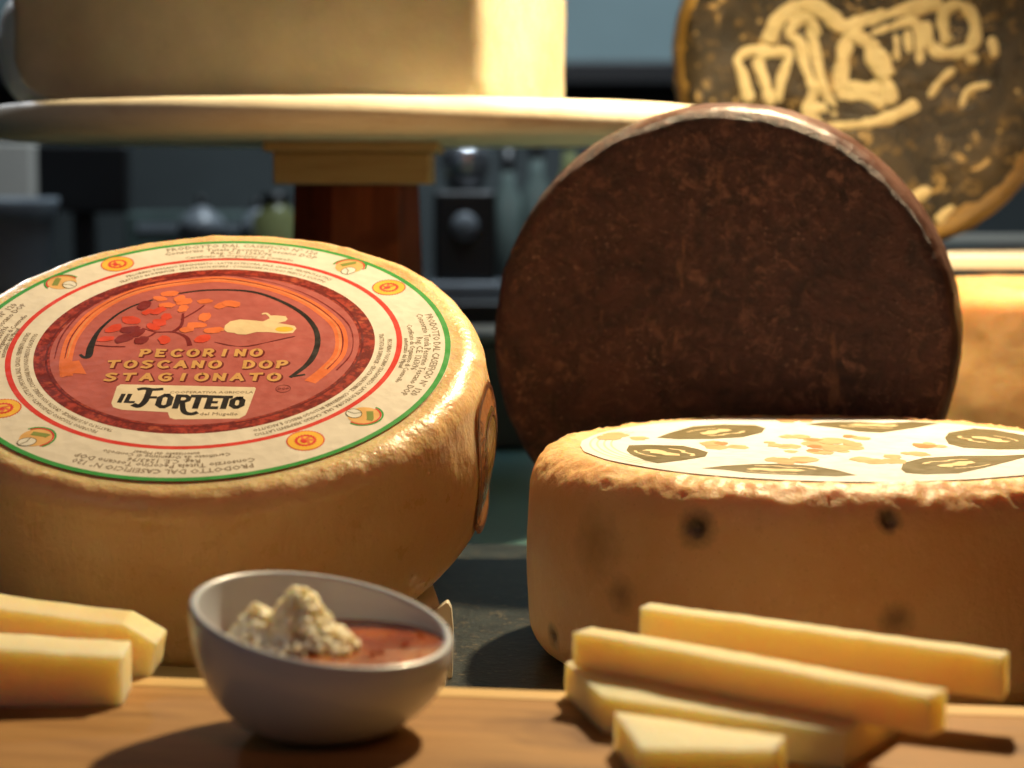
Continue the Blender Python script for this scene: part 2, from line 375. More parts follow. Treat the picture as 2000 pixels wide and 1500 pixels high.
# machine between the pillar and the dark wheel
e = empty('coffee_grinder', (-.051, 2.25, .048), (0, 0, 0), 'black machine with a round steel hopper, between the pillar and the dark cheese', 'machine')
g = MB(); g.box(-.034, .034, -.03, .03, .012, .11, M['black']); g.build('housing', e, bevel=.006)
g = MB(); g.box(-.04, .04, -.05, .04, 0, .0118, M['greymetal']); g.build('base_plate', e, bevel=.003)
lathe([(.001, .165), (.02, .162), (.028, .15), (.026, .13), (.018, .1105), (.001, .1105)], 36, M['chrome']).build('hopper', e, True)
k = lathe([(.001, .004), (.013, .004), (.015, 0), (.001, 0)], 28, M['greymetal']).build('dial', e, True, (0, -.0305, .072), (R(90), 0, 0))
for i, (x, h, m_, lab) in enumerate([(.0, .15, 'bottle_grey', 'grey green bottle, nearest to the machine on its right'), (.035, .165, 'bottle_grey', 'taller grey green bottle hugging the left edge of the dark cheese'), (.075, .175, 'olive_glass', 'yellowish bottle half hidden by the upper left edge of the dark cheese')]):
    e = empty('bottle', (x - .005, 2.5, .048), (0, 0, 0), lab, 'bottle', 'bottles on the back counter')
    lathe([(.001, h), (.008, h), (.009, h*.78), (.018, h*.66), (.0185, .004), (.015, 0), (.001, 0)], 28, M[m_]).build('bottle_body', e, True)
    lathe([(.001, h+.01), (.0092, h+.01), (.0095, h-.015), (.0094, h-.016)], 24, M['black']).build('cap', e, True)
e = empty('crate', (-.02, 1.96, -.045), (0, 0, .15), 'dark blue grey plastic crate in the gap between the two front cheeses', 'crate')
e.location = (-.03, 1.66, -.045)
g = MB(); g.box(-.055, .055, -.05, .05, 0, .085, simple('dark blue grey plastic', (.04, .05, .06), .4)); g.build('crate_body', e, bevel=.004)
g = MB(); g.box(-.058, .058, -.053, .053, .0852, .093, M['greymetal']); g.build('lid', e, bevel=.002)

# ------------------------------------------------------------------ display shelf and gold wheel
e = empty('display_shelf', (.55, 1.6, -.045), (0, 0, 0), 'pale shelf board under the big golden cheese at the right edge', 'shelf')
g = MB(); g.box(-.385, .5, -.27, .3, .154, .164, M['marble']); g.build('shelf_board', e, bevel=.002)
for sx in (-.36, .45):
    g = MB(); g.box(sx, sx + .02, -.25, .28, 0, .1538, M['marble']); g.build('leg', e, bevel=.002)

GR, GH = .1345, .085
e = empty('whole_cheese', (.2510, 1.45, .2540), (0, 0, 0), 'large dark and golden aged wheel with tan painted strokes, upper right corner', 'cheese')
e.rotation_euler = (R(90), 0, R(-13))
def gd(p, r, z, th):
    return .0016*fbm(p, 22, 4, 3) + .0008*fbm(p, 90, 3, 5)
mb = lathe(wheel_profile(GR, GH, .022, .022, .004), 220, M['gold_rim'], gd)
k = mb.m(M['gold_face'])
for i, f in enumerate(mb.f):
    c = [sum(mb.v[j][q] for j in f)/4 for q in range(3)]; rr = math.hypot(c[0], c[1]) + .006*noise.noise((c[0]*40, c[1]*40, 0))
    if c[2] > GH*.5 and rr < GR - .009: mb.mi[i] = k
mb.build('cheese_body', e, True, (0, 0, -.04))
def gc(u, v): return ((1300 + u/2.857 - 1720)/390*GR*.98 + .002, -(v/2.857 - 110)/390*GR*.98 - .004)
GS = [([(510, 560), (470, 400), (440, 310), (520, 260), (640, 270), (740, 290), (700, 420), (680, 560)], .9), ([(550, 300), (600, 450), (640, 580)], .8), ([(540, 250), (620, 300)], .8),
      ([(620, 220), (640, 150), (680, 80), (760, 20), (860, 8), (960, 60), (1040, 130), (1150, 110), (1300, 60), (1500, 20), (1600, -10)], 1.25),
      ([(900, 190), (850, 90), (780, 95), (740, 170), (800, 220), (830, 350), (880, 500), (840, 610), (950, 595), (1020, 650)], .9), ([(860, 130), (890, 280), (940, 480), (1020, 610)], .9),
      ([(1060, 560), (1040, 430), (1060, 250), (1100, 180), (1180, 220), (1230, 330), (1290, 450), (1330, 580)], 1.2), ([(1060, 470), (1180, 500), (1270, 470)], 1.3), ([(1070, 550), (1150, 520), (1290, 590)], 1),
      ([(1250, 250), (1270, 350), (1300, 430)], 1.4),
      ([(820, 620), (960, 690), (1150, 690), (1300, 660), (1430, 600), (1480, 570)], 1), ([(1200, 180), (1330, 130), (1440, 110), (1480, 200), (1480, 350)], .9),
      ([(1340, 170), (1360, 330)], .8), ([(1220, 200), (1250, 320)], .8), ([(1410, 150), (1420, 300)], .8),
      ([(1500, 110), (1530, 220), (1590, 285), (1680, 290), (1760, 260), (1790, 180), (1770, 80), (1700, 20), (1620, 50), (1610, 150), (1640, 240)], .95),
      ([(1880, 200), (1900, 320)], .9), ([(1740, 330), (1810, 320)], .8), ([(1540, 540), (1600, 450), (1680, 380)], .6), ([(1720, 600), (1760, 500), (1880, 470)], .6),
      ([(1600, 1250), (1640, 1200), (1690, 1160)], .7), ([(1450, 1120), (1560, 1060)], .9)]
g = MB()
for i, (pts, wd) in enumerate(GS):
    P = [Vector(gc(*p)) for p in pts]
    Q = []
    for a in range(len(P)-1):
        p0 = P[max(a-1, 0)]; p1 = P[a]; p2 = P[a+1]; p3 = P[min(a+2, len(P)-1)]
        for s in range(6):
            t = s/6; Q.append(.5*((2*p1) + (p2-p0)*t + (2*p0-5*p1+4*p2-p3)*t*t + (3*p1-p0-3*p2+p3)*t**3))
    Q.append(P[-1]); vs = []; n = len(Q); K = 8
    for j, q in enumerate(Q):
        d = (Q[min(j+1, n-1)] - Q[max(j-1, 0)]).normalized(); nn = Vector((-d.y, d.x))
        e_ = min(1, min(j, n-1-j)/2 + .35); w_ = .0044*wd*e_*(1 + .45*noise.noise((q.x*120, q.y*120, i)))
        for s in range(K+1):
            a = math.pi*s/K; o = nn*math.cos(a)*w_; vs.append((q.x+o.x, q.y+o.y, GH - .0405 + math.sin(a)*.0018*e_))
    fs = [(j*(K+1)+s, j*(K+1)+s+1, (j+1)*(K+1)+s+1, (j+1)*(K+1)+s) for j in range(n-1) for s in range(K)]
    g.add(vs, [f[::-1] for f in fs], M['paint'])
g.build('painted_lettering', e, True)

# ------------------------------------------------------------------ orange wheel
e = empty('whole_cheese', (.335, 1.228, -.045), (0, 0, 0), 'smooth orange cheese wheel at the right edge below the pale shelf', 'cheese')
lathe(wheel_profile(.098, .152, .014, .012, .002), 160, M['orange'], lambda p, r, z, th: .0012*fbm(p, 25, 3, 9)).build('cheese_body', e, True)

# ------------------------------------------------------------------ round stand with the big wedge
e = empty('cheese_stand', (-.098, 1.30, -.045), (0, 0, 0), 'round cream cheese stand on a red brown wooden pillar', 'stand')
z0 = .191 + .045
pr = [(.001, z0+.0205), (.2, z0+.0205)] + arc(.2175, z0+.0105, .010, 90, -90, 14) + [(.2, z0), (.001, z0)]
lathe(pr, 200, M['cream_disc'], lambda p, r, z, th: .0003*fbm(p, 20, 2, 2)).build('stand_top', e, True)
g = MB(); g.box(-.053, .053, -.053, .053, z0 - .0065, z0 - .0002, M['block']); g.box(-.0475, .0475, -.0475, .0475, z0-.026, z0 - .0067, M['block']); g.build('collar_block', e, bevel=.0015)
zt = z0 - .0262
def hexa(r, z): return [(r*math.cos(R(60*i + 12)), r*math.sin(R(60*i + 12)), z) for i in range(6)]
g = MB(); A = hexa(.047, .02); B = hexa(.040, zt); g.add(A + B, [(0, 5, 4, 3, 2, 1), (6, 7, 8, 9, 10, 11)] + [(i, (i+1) % 6, 6 + (i+1) % 6, 6 + i) for i in range(6)], M['column'])
g.build('pillar', e, bevel=.0015)
g = MB(); g.prism([(.075*math.cos(R(60*i+12)), .075*math.sin(R(60*i+12))) for i in range(6)], 0, .0198, M['column']); g.build('base', e, bevel=.003)

# wedge: front cut face, right cut face, rind at the back
zb = z0 - .045 + .0210
e = empty('cheese_wedge', (-.1, 1.2, zb), (0, 0, 0), 'large pale cheese wedge standing on the round cream stand, its right face brightly lit', 'cheese')
Ax, Ay = -.0126 + .1, 1.135 - 1.2; Lx, Ly = -.2893 + .1 - .0055, 1.20 - 1.2; Rx, Ry = .0375 + .1, 1.36 - 1.2
H = .17
plan = [(Ax, Ay), (Rx, Ry)] + [((1-t)**2*Rx + 2*t*(1-t)*(-.06) + t*t*Lx, (1-t)**2*Ry + 2*t*(1-t)*(.26) + t*t*Ly) for t in [i/14 for i in range(1, 15)]]
g = bmesh.new(); n = 150; nz = 46
# dense outline resample
def resample(P, k):
    P = [Vector(p) for p in P]; L = [0]
    for i in range(len(P)): L.append(L[-1] + (P[(i+1) % len(P)] - P[i]).length)
    out = []
    for j in range(k):
        s = L[-1]*j/k; i = max(q for q in range(len(P)) if L[q] <= s); t = (s - L[i])/(L[i+1] - L[i]); out.append(P[i].lerp(P[(i+1) % len(P)], t))
    return out
out = resample(plan, 320)
for _ in range(22): out = [(out[i-1] + out[i]*2 + out[(i+1) % len(out)])/4 for i in range(len(out))]
rows = []
for j in range(nz + 1):
    z = H*j/nz; row = []
    for p in out:
        # the left heel of the wedge is rounded where rind and base meet
        q = max(0, (-.155 - p.x)/.036); q = min(1, q); lift = .026*(1 - math.sqrt(max(0, 1 - q*q)))
        zz = lift + (H - lift)*(j/nz); c = .002*max(0, 1 - j/2.0)
        d = p.normalized(); v = Vector((p.x - d.x*c, p.y - d.y*c, zz)); v += Vector((d.x, d.y, 0))*(.0011*fbm(v, 35, 3, 4)); row.append(g.verts.new(v))
    rows.append(row)
N = len(out)
for j in range(nz):
    for i in range(N):
        k = (i+1) % N; f = g.faces.new((rows[j][i], rows[j][k], rows[j+1][k], rows[j+1][i])); f.smooth = True
        c = (out[i] + out[k])/2
        f.material_index = 0
g.faces.new(rows[0][::-1]); g.faces.new(rows[-1])
bmesh.ops.recalc_face_normals(g, faces=g.faces)
me = bpy.data.meshes.new('cheese_body'); g.to_mesh(me); g.free(); me.materials.append(M['wedge']); me.materials.append(M['wedge_cut'])
o = bpy.data.objects.new('cheese_body', me); sc.collection.objects.link(o); o.parent = e
e = empty('whole_cheese', (-.2745, 1.325, zb), (0, 0, 0), 'small white cheese showing only its rounded edge, left of the big pale wedge', 'cheese')
lathe(wheel_profile(.052, .075, .024, .028, .002), 96, M['white_cheese'], lambda p, r, z, th: .0006*fbm(p, 40, 3, 1)).build('cheese_body', e, True)

# ------------------------------------------------------------------ dark wheel standing on its edge
DR, DH = .1160, .058
e = empty('whole_cheese', (.1108, 1.052, .0878), (0, 0, 0), 'dark brown mottled cheese wheel standing on its edge behind the white labelled cheese', 'cheese')
e.rotation_euler = (R(90), 0, R(-12))
def dd(p, r, z, th):
    return .0007*fbm(p, 24, 3, 8) + .0003*fbm(p, 110, 3, 2) + (.0006*max(0, fbm(p, 60, 3, 4))*math.exp(-((r - DR)/.01)**2))
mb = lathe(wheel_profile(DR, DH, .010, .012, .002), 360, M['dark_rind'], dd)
k = mb.m(M['lit_side_rim'])
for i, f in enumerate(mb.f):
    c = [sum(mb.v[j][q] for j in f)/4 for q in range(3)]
    if c[0] + c[1]*.45 > DR*(-.05 + .35*noise.noise((c[0]*25, c[1]*25, 1))) and math.hypot(c[0], c[1]) > DR - .0034 + .0010*noise.noise((c[0]*60, c[1]*60, c[2]*60)): mb.mi[i] = k  # paler rim colour only at upper right, painting in the lit side
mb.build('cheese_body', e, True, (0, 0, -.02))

# ------------------------------------------------------------------ left labelled wheel
T = R(24.44); LR = .1018
nrm = Vector((0, -math.sin(T), math.cos(T))); top = Vector((-.12743, .85, .0966)); hh = .086
e = empty('whole_cheese', top - nrm*hh, (T, 0, 0), 'pale yellow cheese wheel tilted forward, with a round red and green bordered label', 'cheese')
def ld(p, r, z, th):
    k = min(1, max(0, (r - .1035)/.004)) if z > hh*.6 else 1
    if z < .004: k = .4
    edge = math.exp(-((z - (hh-.004))/.010)**2)
    x = .0005*fbm(p, 18, 2, 1) + .00015*fbm(p, 90, 3, 2)
    x += edge*(.0004*fbm(p, 60, 3, 6) + .0012*max(0, fbm(p, 75, 2, 12) - .25))
    x += .0005*fbm((p[0], p[1], p[2]*.25), 40, 2, 14)*(1-edge)
    return k*x - .0004*(1-k)
body = lathe(wheel_profile(.1168, hh, .0118, .022, .0035, ns=44, flat=24), 420, M['pecorino'], ld).build('cheese_body', e, True)
lab = MB(); lab.ring(0, 0, .0001, LR, .0003, M['paper'], 200); lab.ring(0, 0, LR, LR + .0002, -.0001, M['paper'], 200)
lab = lab.build('label', e, loc=(0, 0, hh))
ZL = [.0003]
def lay(k): return .0003 + .00003*k
S = LR
def sub(mb, name): return mb.build(name, lab)
CX, CY = -.004*S, .025*S
g = MB(); g.ring(0, 0, .978*S, 1.001*S, lay(1), M['green'], 220); sub(g, 'green_border')
g = MB(); g.ring(CX, CY, .782*S, .805*S, lay(1), M['red'], 200); sub(g, 'red_ring')
g = MB(); g.disc(CX, CY, .693*S, lay(1), M['band'], 160); sub(g, 'mottled_border')
g = MB(); g.ring(CX, CY, .638*S, .646*S, lay(2), M['shadow_ink'], 160); g.disc(CX, CY, .628*S, lay(2), M['pink'], 160); sub(g, 'picture_panel')
def sv(L): return [(x*S, y*S) for x, y in L]
OR = sv([(-.53, -.215), (-.556, -.08), (-.56, .115), (-.50, .335), (-.35, .52), (-.106, .61), (.039, .61), (.228, .53), (.382, .406), (.501, .241), (.545, .11), (.549, -.045), (.505, -.168), (.455, -.262)])
g = MB(); g.stroke(OR, .052*S, lay(3), M['orange_p'], 6)
for q, (wd, mt, k) in enumerate([(.012, 'orange_l', 4), (.006, 'branch', 5)]):
    g.stroke([(x*(1 + .02*(q - .5)), y*(1 + .02*(q - .5))) for x, y in OR[1:-1]], wd*S, lay(k), M[mt], 6, lambda t: .35 + .65*abs(math.sin(t*17)))
g.stroke([(x*1.085, y*1.07 + .002*S) for x, y in OR[1:-1]], .008*S, lay(3), M['branch'], 6, lambda t: .4 + .6*abs(math.sin(t*11)))
g.flat(sv([(-.57, -.12), (-.50, -.10), (-.45, -.21), (-.50, -.205), (-.545, -.24)]), lay(4.5), M['orange_p']); sub(g, 'ribbon_print')
g = MB()
BK = sv([(-.502, -.054), (-.485, -.072), (-.468, -.062), (-.473, .029), (-.462, .158), (-.414, .29), (-.357, .372), (-.287, .425)])
g.stroke(BK, .025*S, lay(4), M['ink'], 6, lambda t: .45 + .75*math.exp(-((t-.35)/.2)**2))
BK = sv([(-.182, .486), (-.079, .516), (.05, .519), (.16, .492), (.276, .407), (.37, .301), (.429, .183), (.452, .068), (.448, -.045), (.422, -.141), (.37, -.232)])
g.stroke(BK, .022*S, lay(4), M['ink'], 6, lambda t: .5 + .8*t if t < .85 else 1.18 - (t-.85)*3)
g.stroke(sv([(.37, -.232), (.422, -.215)]), .012*S, lay(5), M['ink']); sub(g, 'brush_arc')
g = MB(); Bc = M['branch']
g.stroke(sv([(-.07, .028), (-.085, .08), (-.109, .113), (-.155, .142), (-.224, .142), (-.283, .172)]), .018*S, lay(3), Bc, 5, lambda t: 1.2 - .8*t)
g.stroke(sv([(-.155, .142), (-.128, .2), (-.135, .303)]), .016*S, lay(4), Bc, 5, lambda t: 1.2 - .6*t)
g.stroke(sv([(-.135, .25), (-.08, .33), (-.055, .38)]), .008*S, lay(5), Bc); g.stroke(sv([(-.224, .142), (-.25, .1), (-.30, .085)]), .01*S, lay(5), Bc)
lv = [(-.285, .319, 0), (-.254, .44, 1), (-.218, .486, 1), (-.143, .409, 1), (-.059, .416, 1), (.017, .378, 1), (-.201, .274, 0), (-.066, .2, 1), (-.04, .273, 1), (.009, .156, 1), (-.023, .084, 0), (-.244, .186, 0),
      (-.344, .245, 0), (-.408, .172, 0), (-.42, .079, 0), (-.346, .086, 2), (-.275, .071, 2), (-.338, .165, 2), (-.217, .379, 1), (-.142, .348, 1), (-.222, .222, 0), (-.30, .13, 2), (-.18, .07, 0), (-.10, .16, 1), (-.17, .44, 1), (-.31, .38, 2), (.06, .39, 1), (-.24, .33, 0)]
rnd = random.Random(4)
for i, (x, y, c) in enumerate(lv):
    a = rnd.uniform(0, math.pi); s_ = rnd.uniform(.8, 1.25)
    n_ = 11; pts = []
    for k in range(n_):
        t = 2*math.pi*k/n_; px, py = .033*s_*math.cos(t)*(1 + .35*rnd.random()), .021*s_*math.sin(t)*(1 + .5*rnd.random())
        pts.append(((x + math.cos(a)*px - math.sin(a)*py)*S, (y + math.sin(a)*px + math.cos(a)*py)*S))
    g.flat(pts, lay(5.2 + .10*i), M[('leaf_red', 'orange_p', 'leaf_dark')[c]])
sub(g, 'tree_print')
g = MB(); g.stroke(sv([(-.459, .029), (-.40, .018), (-.334, .015)]), .010*S, lay(3), M['shadow_ink']); sub(g, 'ground_line'); g = MB(); g.stroke(sv([(.029, .055), (.10, .025), (.17, .02), (.26, .06), (.353, .104)]), .008*S, lay(3), M['shadow_ink'], 5, lambda t: .4 + abs(math.sin(t*9))); sub(g, 'ground_line')
g = MB(); HA = [(.053, .163), (.055, .20), (.072, .235), (.11, .252), (.166, .243), (.21, .235), (.235, .262), (.225, .285), (.255, .288), (.30, .280), (.31, .255), (.303, .235), (.285, .225), (.273, .22), (.31, .208), (.345, .195), (.355, .17), (.343, .133), (.303, .128), (.246, .140), (.191, .141), (.15, .119), (.115, .122), (.10, .134), (.07, .14)]
g.flat(sv(HA), lay(4), M['hare']); g.disc(.305*S, .165*S, .038*S, lay(4.6), M['yellow'], 20, 1, .6); g.stroke(sv([(.23, .285), (.215, .305), (.20, .30)]), .012*S, lay(4.8), M['hare'])
g.stroke(sv([(-.02, .158), (.0, .168), (.05, .16)]), .022*S, lay(4.9), M['orange_l']); sub(g, 'hare_print')

# stroke letters in a 1 x 1 box
GL = {'P': [[(.1, 0), (.18, .95)], [(.0, .93), (.55, 1), (.82, .78), (.6, .5), (.2, .45)]], 'E': [[(.12, 0), (.14, 1)], [(.0, 1), (.8, .97)], [(.13, .52), (.65, .52)], [(.1, .03), (.8, .02)]],
      'C': [[(.85, .85), (.5, 1), (.12, .75), (.08, .3), (.42, 0), (.85, .12)]], 'O': [[(.5, 1), (.12, .78), (.1, .25), (.5, 0), (.88, .25), (.88, .78), (.5, 1)]],
      'R': [[(.12, 0), (.16, 1)], [(.05, .97), (.6, 1), (.8, .75), (.55, .5), (.18, .48)], [(.4, .5), (.85, 0)]], 'I': [[(.42, 0), (.5, 1)]],
      'N': [[(.12, 0), (.12, 1)], [(.12, .95), (.8, .05)], [(.8, 0), (.85, 1)]], 'T': [[(.0, .93), (.95, 1)], [(.48, .95), (.42, 0)]],
      'S': [[(.85, .9), (.45, 1), (.12, .78), (.45, .53), (.82, .3), (.5, .0), (.05, .1)]], 'A': [[(.02, 0), (.45, 1)], [(.45, 1), (.9, 0)], [(.2, .35), (.75, .35)]],
      'D': [[(.15, 0), (.15, 1)], [(.05, 1), (.55, .97), (.88, .6), (.8, .2), (.45, .0), (.05, .02)]], 'G': [[(.85, .85), (.5, 1), (.12, .75), (.1, .3), (.45, 0), (.85, .1), (.85, .45), (.5, .45)]],
      'L': [[(.12, 1), (.1, 0)], [(.1, .03), (.85, .03)]], 'F': [[(.15, 0), (.17, 1)], [(.05, 1), (.9, .98)], [(.16, .52), (.7, .52)]]}
def line(mb, txt, x0, x1, y0, h, wd, mat, under=None, k0=4, xf=.68, y1=None):
    n = len(txt); stp = (x1 - x0)/(n - 1 + xf)
    cnt = 0
    for i, ch in enumerate(txt):
        if ch == ' ': continue
        yy = y0 + ((y1 - y0)*i/max(1, n-1) if y1 is not None else 0)
        for st in GL[ch]:
            P = [((x0 + stp*i + px*stp*xf)*S, (yy + py*h)*S) for px, py in st]
            if under: mb.stroke([(x + .006*S, y - .006*S) for x, y in P], wd*1.35*S, lay(k0) + cnt*1.5e-6, under, 3)
            mb.stroke(P, wd*S, lay(k0 + 1.6) + cnt*1.5e-6, mat, 3); cnt += 1
for txt, x0, x1, y, y1 in (('PECORINO', -.262, .232, -.066, -.062), ('TOSCANO DOP', -.378, .350, -.158, -.160), ('STAGIONATO', -.372, .327, -.262, -.262)):
    g = MB(); line(g, txt, x0, x1, y, .055, .0155, M['letter'], M['shadow_ink'], 3, y1=y1); sub(g, 'title_lettering')
# name plate
g = MB(); PL = [(-.300, -.292), (.234, -.315), (.240, -.325), (.228, -.481), (.222, -.53), (.20, -.556), (-.045, -.562), (-.068, -.55), (-.082, -.508), (-.262, -.490), (-.300, -.47), (-.312, -.44), (-.312, -.31)]
g.flat(sv(PL), lay(3), M['paper_plate'])
IK = M['ink']; cnt = [0]
def st(P, wd=.024, sm=False, k=4):
    g.stroke(sv(P), wd*S, lay(k) + cnt[0]*1.5e-6, IK, 4, None, sm); cnt[0] += 1
st([(-.282, -.432), (-.276, -.372)], .018); st([(-.250, -.372), (-.256, -.432)], .018); st([(-.256, -.430), (-.226, -.432)], .016)
st([(-.222, -.332), (-.20, -.326), (-.165, -.334), (-.13, -.33)], .020, True); st([(-.178, -.338), (-.182, -.42), (-.20, -.462), (-.222, -.452)], .026, True); st([(-.18, -.395), (-.145, -.395)], .018)
def octo(x0, x1, y0, y1, wd=.024):
    c = .018; st([(x0 + c, y1), (x1 - c, y1), (x1, y1 - c), (x1, y0 + c), (x1 - c, y0), (x0 + c, y0), (x0, y0 + c), (x0, y1 - c), (x0 + c, y1), (x0 + c*1.8, y1)], wd)
octo(-.128, -.086, -.470, -.378); 
st([(-.058, -.476), (-.056, -.378)]); st([(-.056, -.384), (-.028, -.384), (-.014, -.398), (-.016, -.418), (-.03, -.428), (-.055, -.428)], .022)
st([(-.036, -.430), (-.026, -.485), (-.012, -.514), (.012, -.522), (.030, -.512)], .022, True)
st([(-.004, -.385), (.052, -.387)], .022); st([(.024, -.39), (.020, -.476)])
st([(.070, -.388), (.066, -.478)]); st([(.062, -.389), (.106, -.391)], .021); st([(.066, -.432), (.098, -.433)], .019); st([(.062, -.474), (.104, -.475)], .021)
st([(.112, -.392), (.152, -.393)], .021); st([(.133, -.396), (.129, -.478)]); octo(.160, .198, -.474, -.400)
sub(g, 'name_plate')

def text_verts(txt, size):
    cu = bpy.data.curves.new('t', 'FONT'); cu.body = txt; cu.size = size; cu.resolution_u = 1; cu.align_x = 'CENTER'; cu.offset = size*.012
    ob = bpy.data.objects.new('t', cu); sc.collection.objects.link(ob)
    dg = bpy.context.evaluated_depsgraph_get(); me = bpy.data.meshes.new_from_object(ob.evaluated_get(dg))
    vs = [tuple(v.co) for v in me.vertices]; fs = [tuple(p.vertices) for p in me.polygons]
    bpy.data.objects.remove(ob); bpy.data.curves.remove(cu); bpy.data.meshes.remove(me); return vs, fs
def arc_text(mb, txt, size, r, ang, z, mat, cx=0, cy=0, stretch=1):
    vs, fs = text_verts(txt, size); out = []
    for x, y, _ in vs:
        a = ang - x*stretch/r; rr = r + y; out.append((cx + rr*math.cos(a), cy + rr*math.sin(a), z))
    mb.add(out, fs, mat)
vs, fs = text_verts('COOPERATIVA AGRICOLA', .026*S); g = MB(); g.add([(x*1.06 + .068*S, y - .364*S, lay(4)) for x, y, _ in vs], fs, M['brown_ink'])
vs, fs = text_verts('del Mugello', .032*S); g.add([(x + .118*S, y - .532*S, lay(4.3)) for x, y, _ in vs], fs, M['brown_ink']); sub(g, 'plate_small_print')
g = MB(); g.ring(.348*S, -.327*S, .027*S, .030*S, lay(4), M['shadow_ink'], 40); vs, fs = text_verts('DOP', .022*S); g.add([(x + .348*S, y - .334*S, lay(4)) for x, y, _ in vs], fs, M['shadow_ink']); sub(g, 'ring_stamp')

for k, a in enumerate((90, 0, -90, 180)):
    g = MB(); A_ = R(a - 3)
    for txt, r, sz in (('PRODOTTO DAL CASEIFICIO N\u00b0 120', .930, .042), ('Consorzio Tutela Pecorino Toscano DOP', .893, .040), ('Reg. C.E. 1263/96', .862, .038), ('Certificato da Organismo di Controllo', .834, .031), ('autorizzato dal Mipaaf', .811, .028)):
        arc_text(g, txt, sz*S, r*S, A_, lay(2), M['brown_ink'], 0, CY*.3, 1.0)
    sub(g, 'outer_small_print')
RT = ('PECORINO TOSCANO STAGIONATO - LATTE DI PECORA, SALE, CAGLIO, FERMENTI LATTICI', 'TRATTATO IN SUPERFICIE - CROSTA NON EDIBILE - CONSERVARE IN LUOGO FRESCO E ASCIUTTO')
for a in (88, -32, 208):
    g = MB(); arc_text(g, RT[0], .0265*S, .745*S, R(a), lay(2), M['brown_ink'], CX, CY, .86); arc_text(g, RT[1], .0265*S, .712*S, R(a + 2), lay(2), M['brown_ink'], CX, CY, .80); sub(g, 'inner_small_print')

def dop_roundel(x, y, rot):
    g = MB(); x *= S; y *= S; r = .072*S
    n_ = 72; g.add([(x + r*(1 + (.035 if i % 2 else -.02))*math.cos(2*math.pi*i/n_), y + r*(1 + (.035 if i % 2 else -.02))*math.sin(2*math.pi*i/n_), lay(2)) for i in range(n_)], [list(range(n_))], M['red'])
    g.disc(x, y, r*.94, lay(2.6), M['yellow'], 48)
    n_ = 40; g.add([(x + r*(.62 if i % 2 else .54)*math.cos(2*math.pi*i/n_), y + r*(.62 if i % 2 else .54)*math.sin(2*math.pi*i/n_), lay(3.2)) for i in range(n_)], [list(range(n_))], M['red'])
    g.disc(x, y, r*.42, lay(3.8), M['yellow'], 32)
    for k in range(4):
        a = rot + k*1.05; g.stroke([(x + r*.1*math.cos(a + 1), y + r*.1*math.sin(a + 1)), (x + r*.42*math.cos(a), y + r*.42*math.sin(a))], r*.16, lay(4.4 + k*.1), M['orange_p'])
    g.disc(x - r*.1, y - r*.08, r*.22, lay(5), M['red'], 20, 1, .7, rot); sub(g, 'protected_origin_seal')
def cheese_roundel(x, y, rot):
    g = MB(); x *= S; y *= S; r = .077*S
    c, d = math.cos(rot), math.sin(rot)
    def tr(px, py): return (x + (c*px - d*py)*r, y + (d*px + c*py)*r)
    def ark(r_, a0, a1, wd, k, m_): g.stroke([tr(r_*math.cos(R(a)), r_*math.sin(R(a))) for a in range(a0, a1 + 1, 12)], wd*r, lay(k), M[m_], 2)
    g.disc(x, y, r*.80, lay(2), M['tan_p'], 48)
    ark(.97, -70, 110, .10, 2.2, 'green'); ark(.86, -75, 115, .09, 2.8, 'red')
    g.stroke([tr(-.1, .42), tr(.45, .14), tr(.55, .06)], r*.34, lay(3.3), M['green_l'], 3)
    P = [tr(-.42 + .46*math.cos(t), -.32 + .38*math.sin(t)) for t in [i*math.pi/12 for i in range(24)]]; g.flat(P, lay(3.8), M['white_p'])
    g.stroke(P + P[:1], r*.045, lay(4.4), M['olive'], 2); g.stroke([tr(-.42, -.32), tr(-.25, .04)], r*.05, lay(5), M['olive']); g.stroke([tr(-.42, -.32), tr(-.75, -.5)], r*.05, lay(5.2), M['olive'])
    sub(g, 'consortium_seal')
for (x, y, r_) in ((-.490, .770, 2.2), (.720, .545, .6), (.47, -.717, -1.0), (-.728, -.479, -2.5)): dop_roundel(x, y, r_)
for (x, y, r_) in ((-.700, .590, 2.0), (.535, .745, .9), (.678, -.531, -1.0), (-.556, -.696, 0.2)): cheese_roundel(x, y, r_)

# oval branded mark wrapped on the side of the wheel
g = MB()
def side(a, z, off):
    t = (z - .022)/(hh - .0118 - .022); rr = .1167 + .0035*math.sin(math.pi*min(1, max(0, t))) + off; return (rr*math.cos(a), rr*math.sin(a), z)
a0 = R(-8.5); zc = .044; ha, hz = .022/.118, .033
def sring(k0, k1, off, mat, n=64):
    vs = []
    for i in range(n):
        t = 2*math.pi*i/n; ct = abs(math.cos(t))**.7*math.copysign(1, math.cos(t)); s_ = abs(math.sin(t))**.7*math.copysign(1, math.sin(t))
        vs += [side(a0 + ha*k0*ct, zc + hz*k0*s_, off), side(a0 + ha*k1*ct, zc + hz*k1*s_, off)]
    g.add(vs, [(2*i, 2*i+1, 2*((i+1) % n)+1, 2*((i+1) % n)) for i in range(n)], mat)
brand = cheese_mat('branded brown rind', (.33, .12, .03), (.50, .22, .06), .4, .2, .004); brand2 = cheese_mat('dark branded letters', (.10, .03, .01), (.16, .05, .02), .4, .1, .003)
for q in range(6): sring(q/6 + (.001 if q == 0 else 0), (q+1)/6, .0007, M['gold_rim'] if q < 4 else brand)
sring(.9, .97, .0010, brand2); sring(.55, .60, .0010, brand2)
vs, fs = text_verts('TOSCANO', .0085)
for sx in (-1, 1):
    g.add([side(a0 + sx*ha*.66 - y/.118 + .025, zc + x*1.35, .0011) for x, y, _ in vs], fs, brand2)
g.build('branded_oval', e)

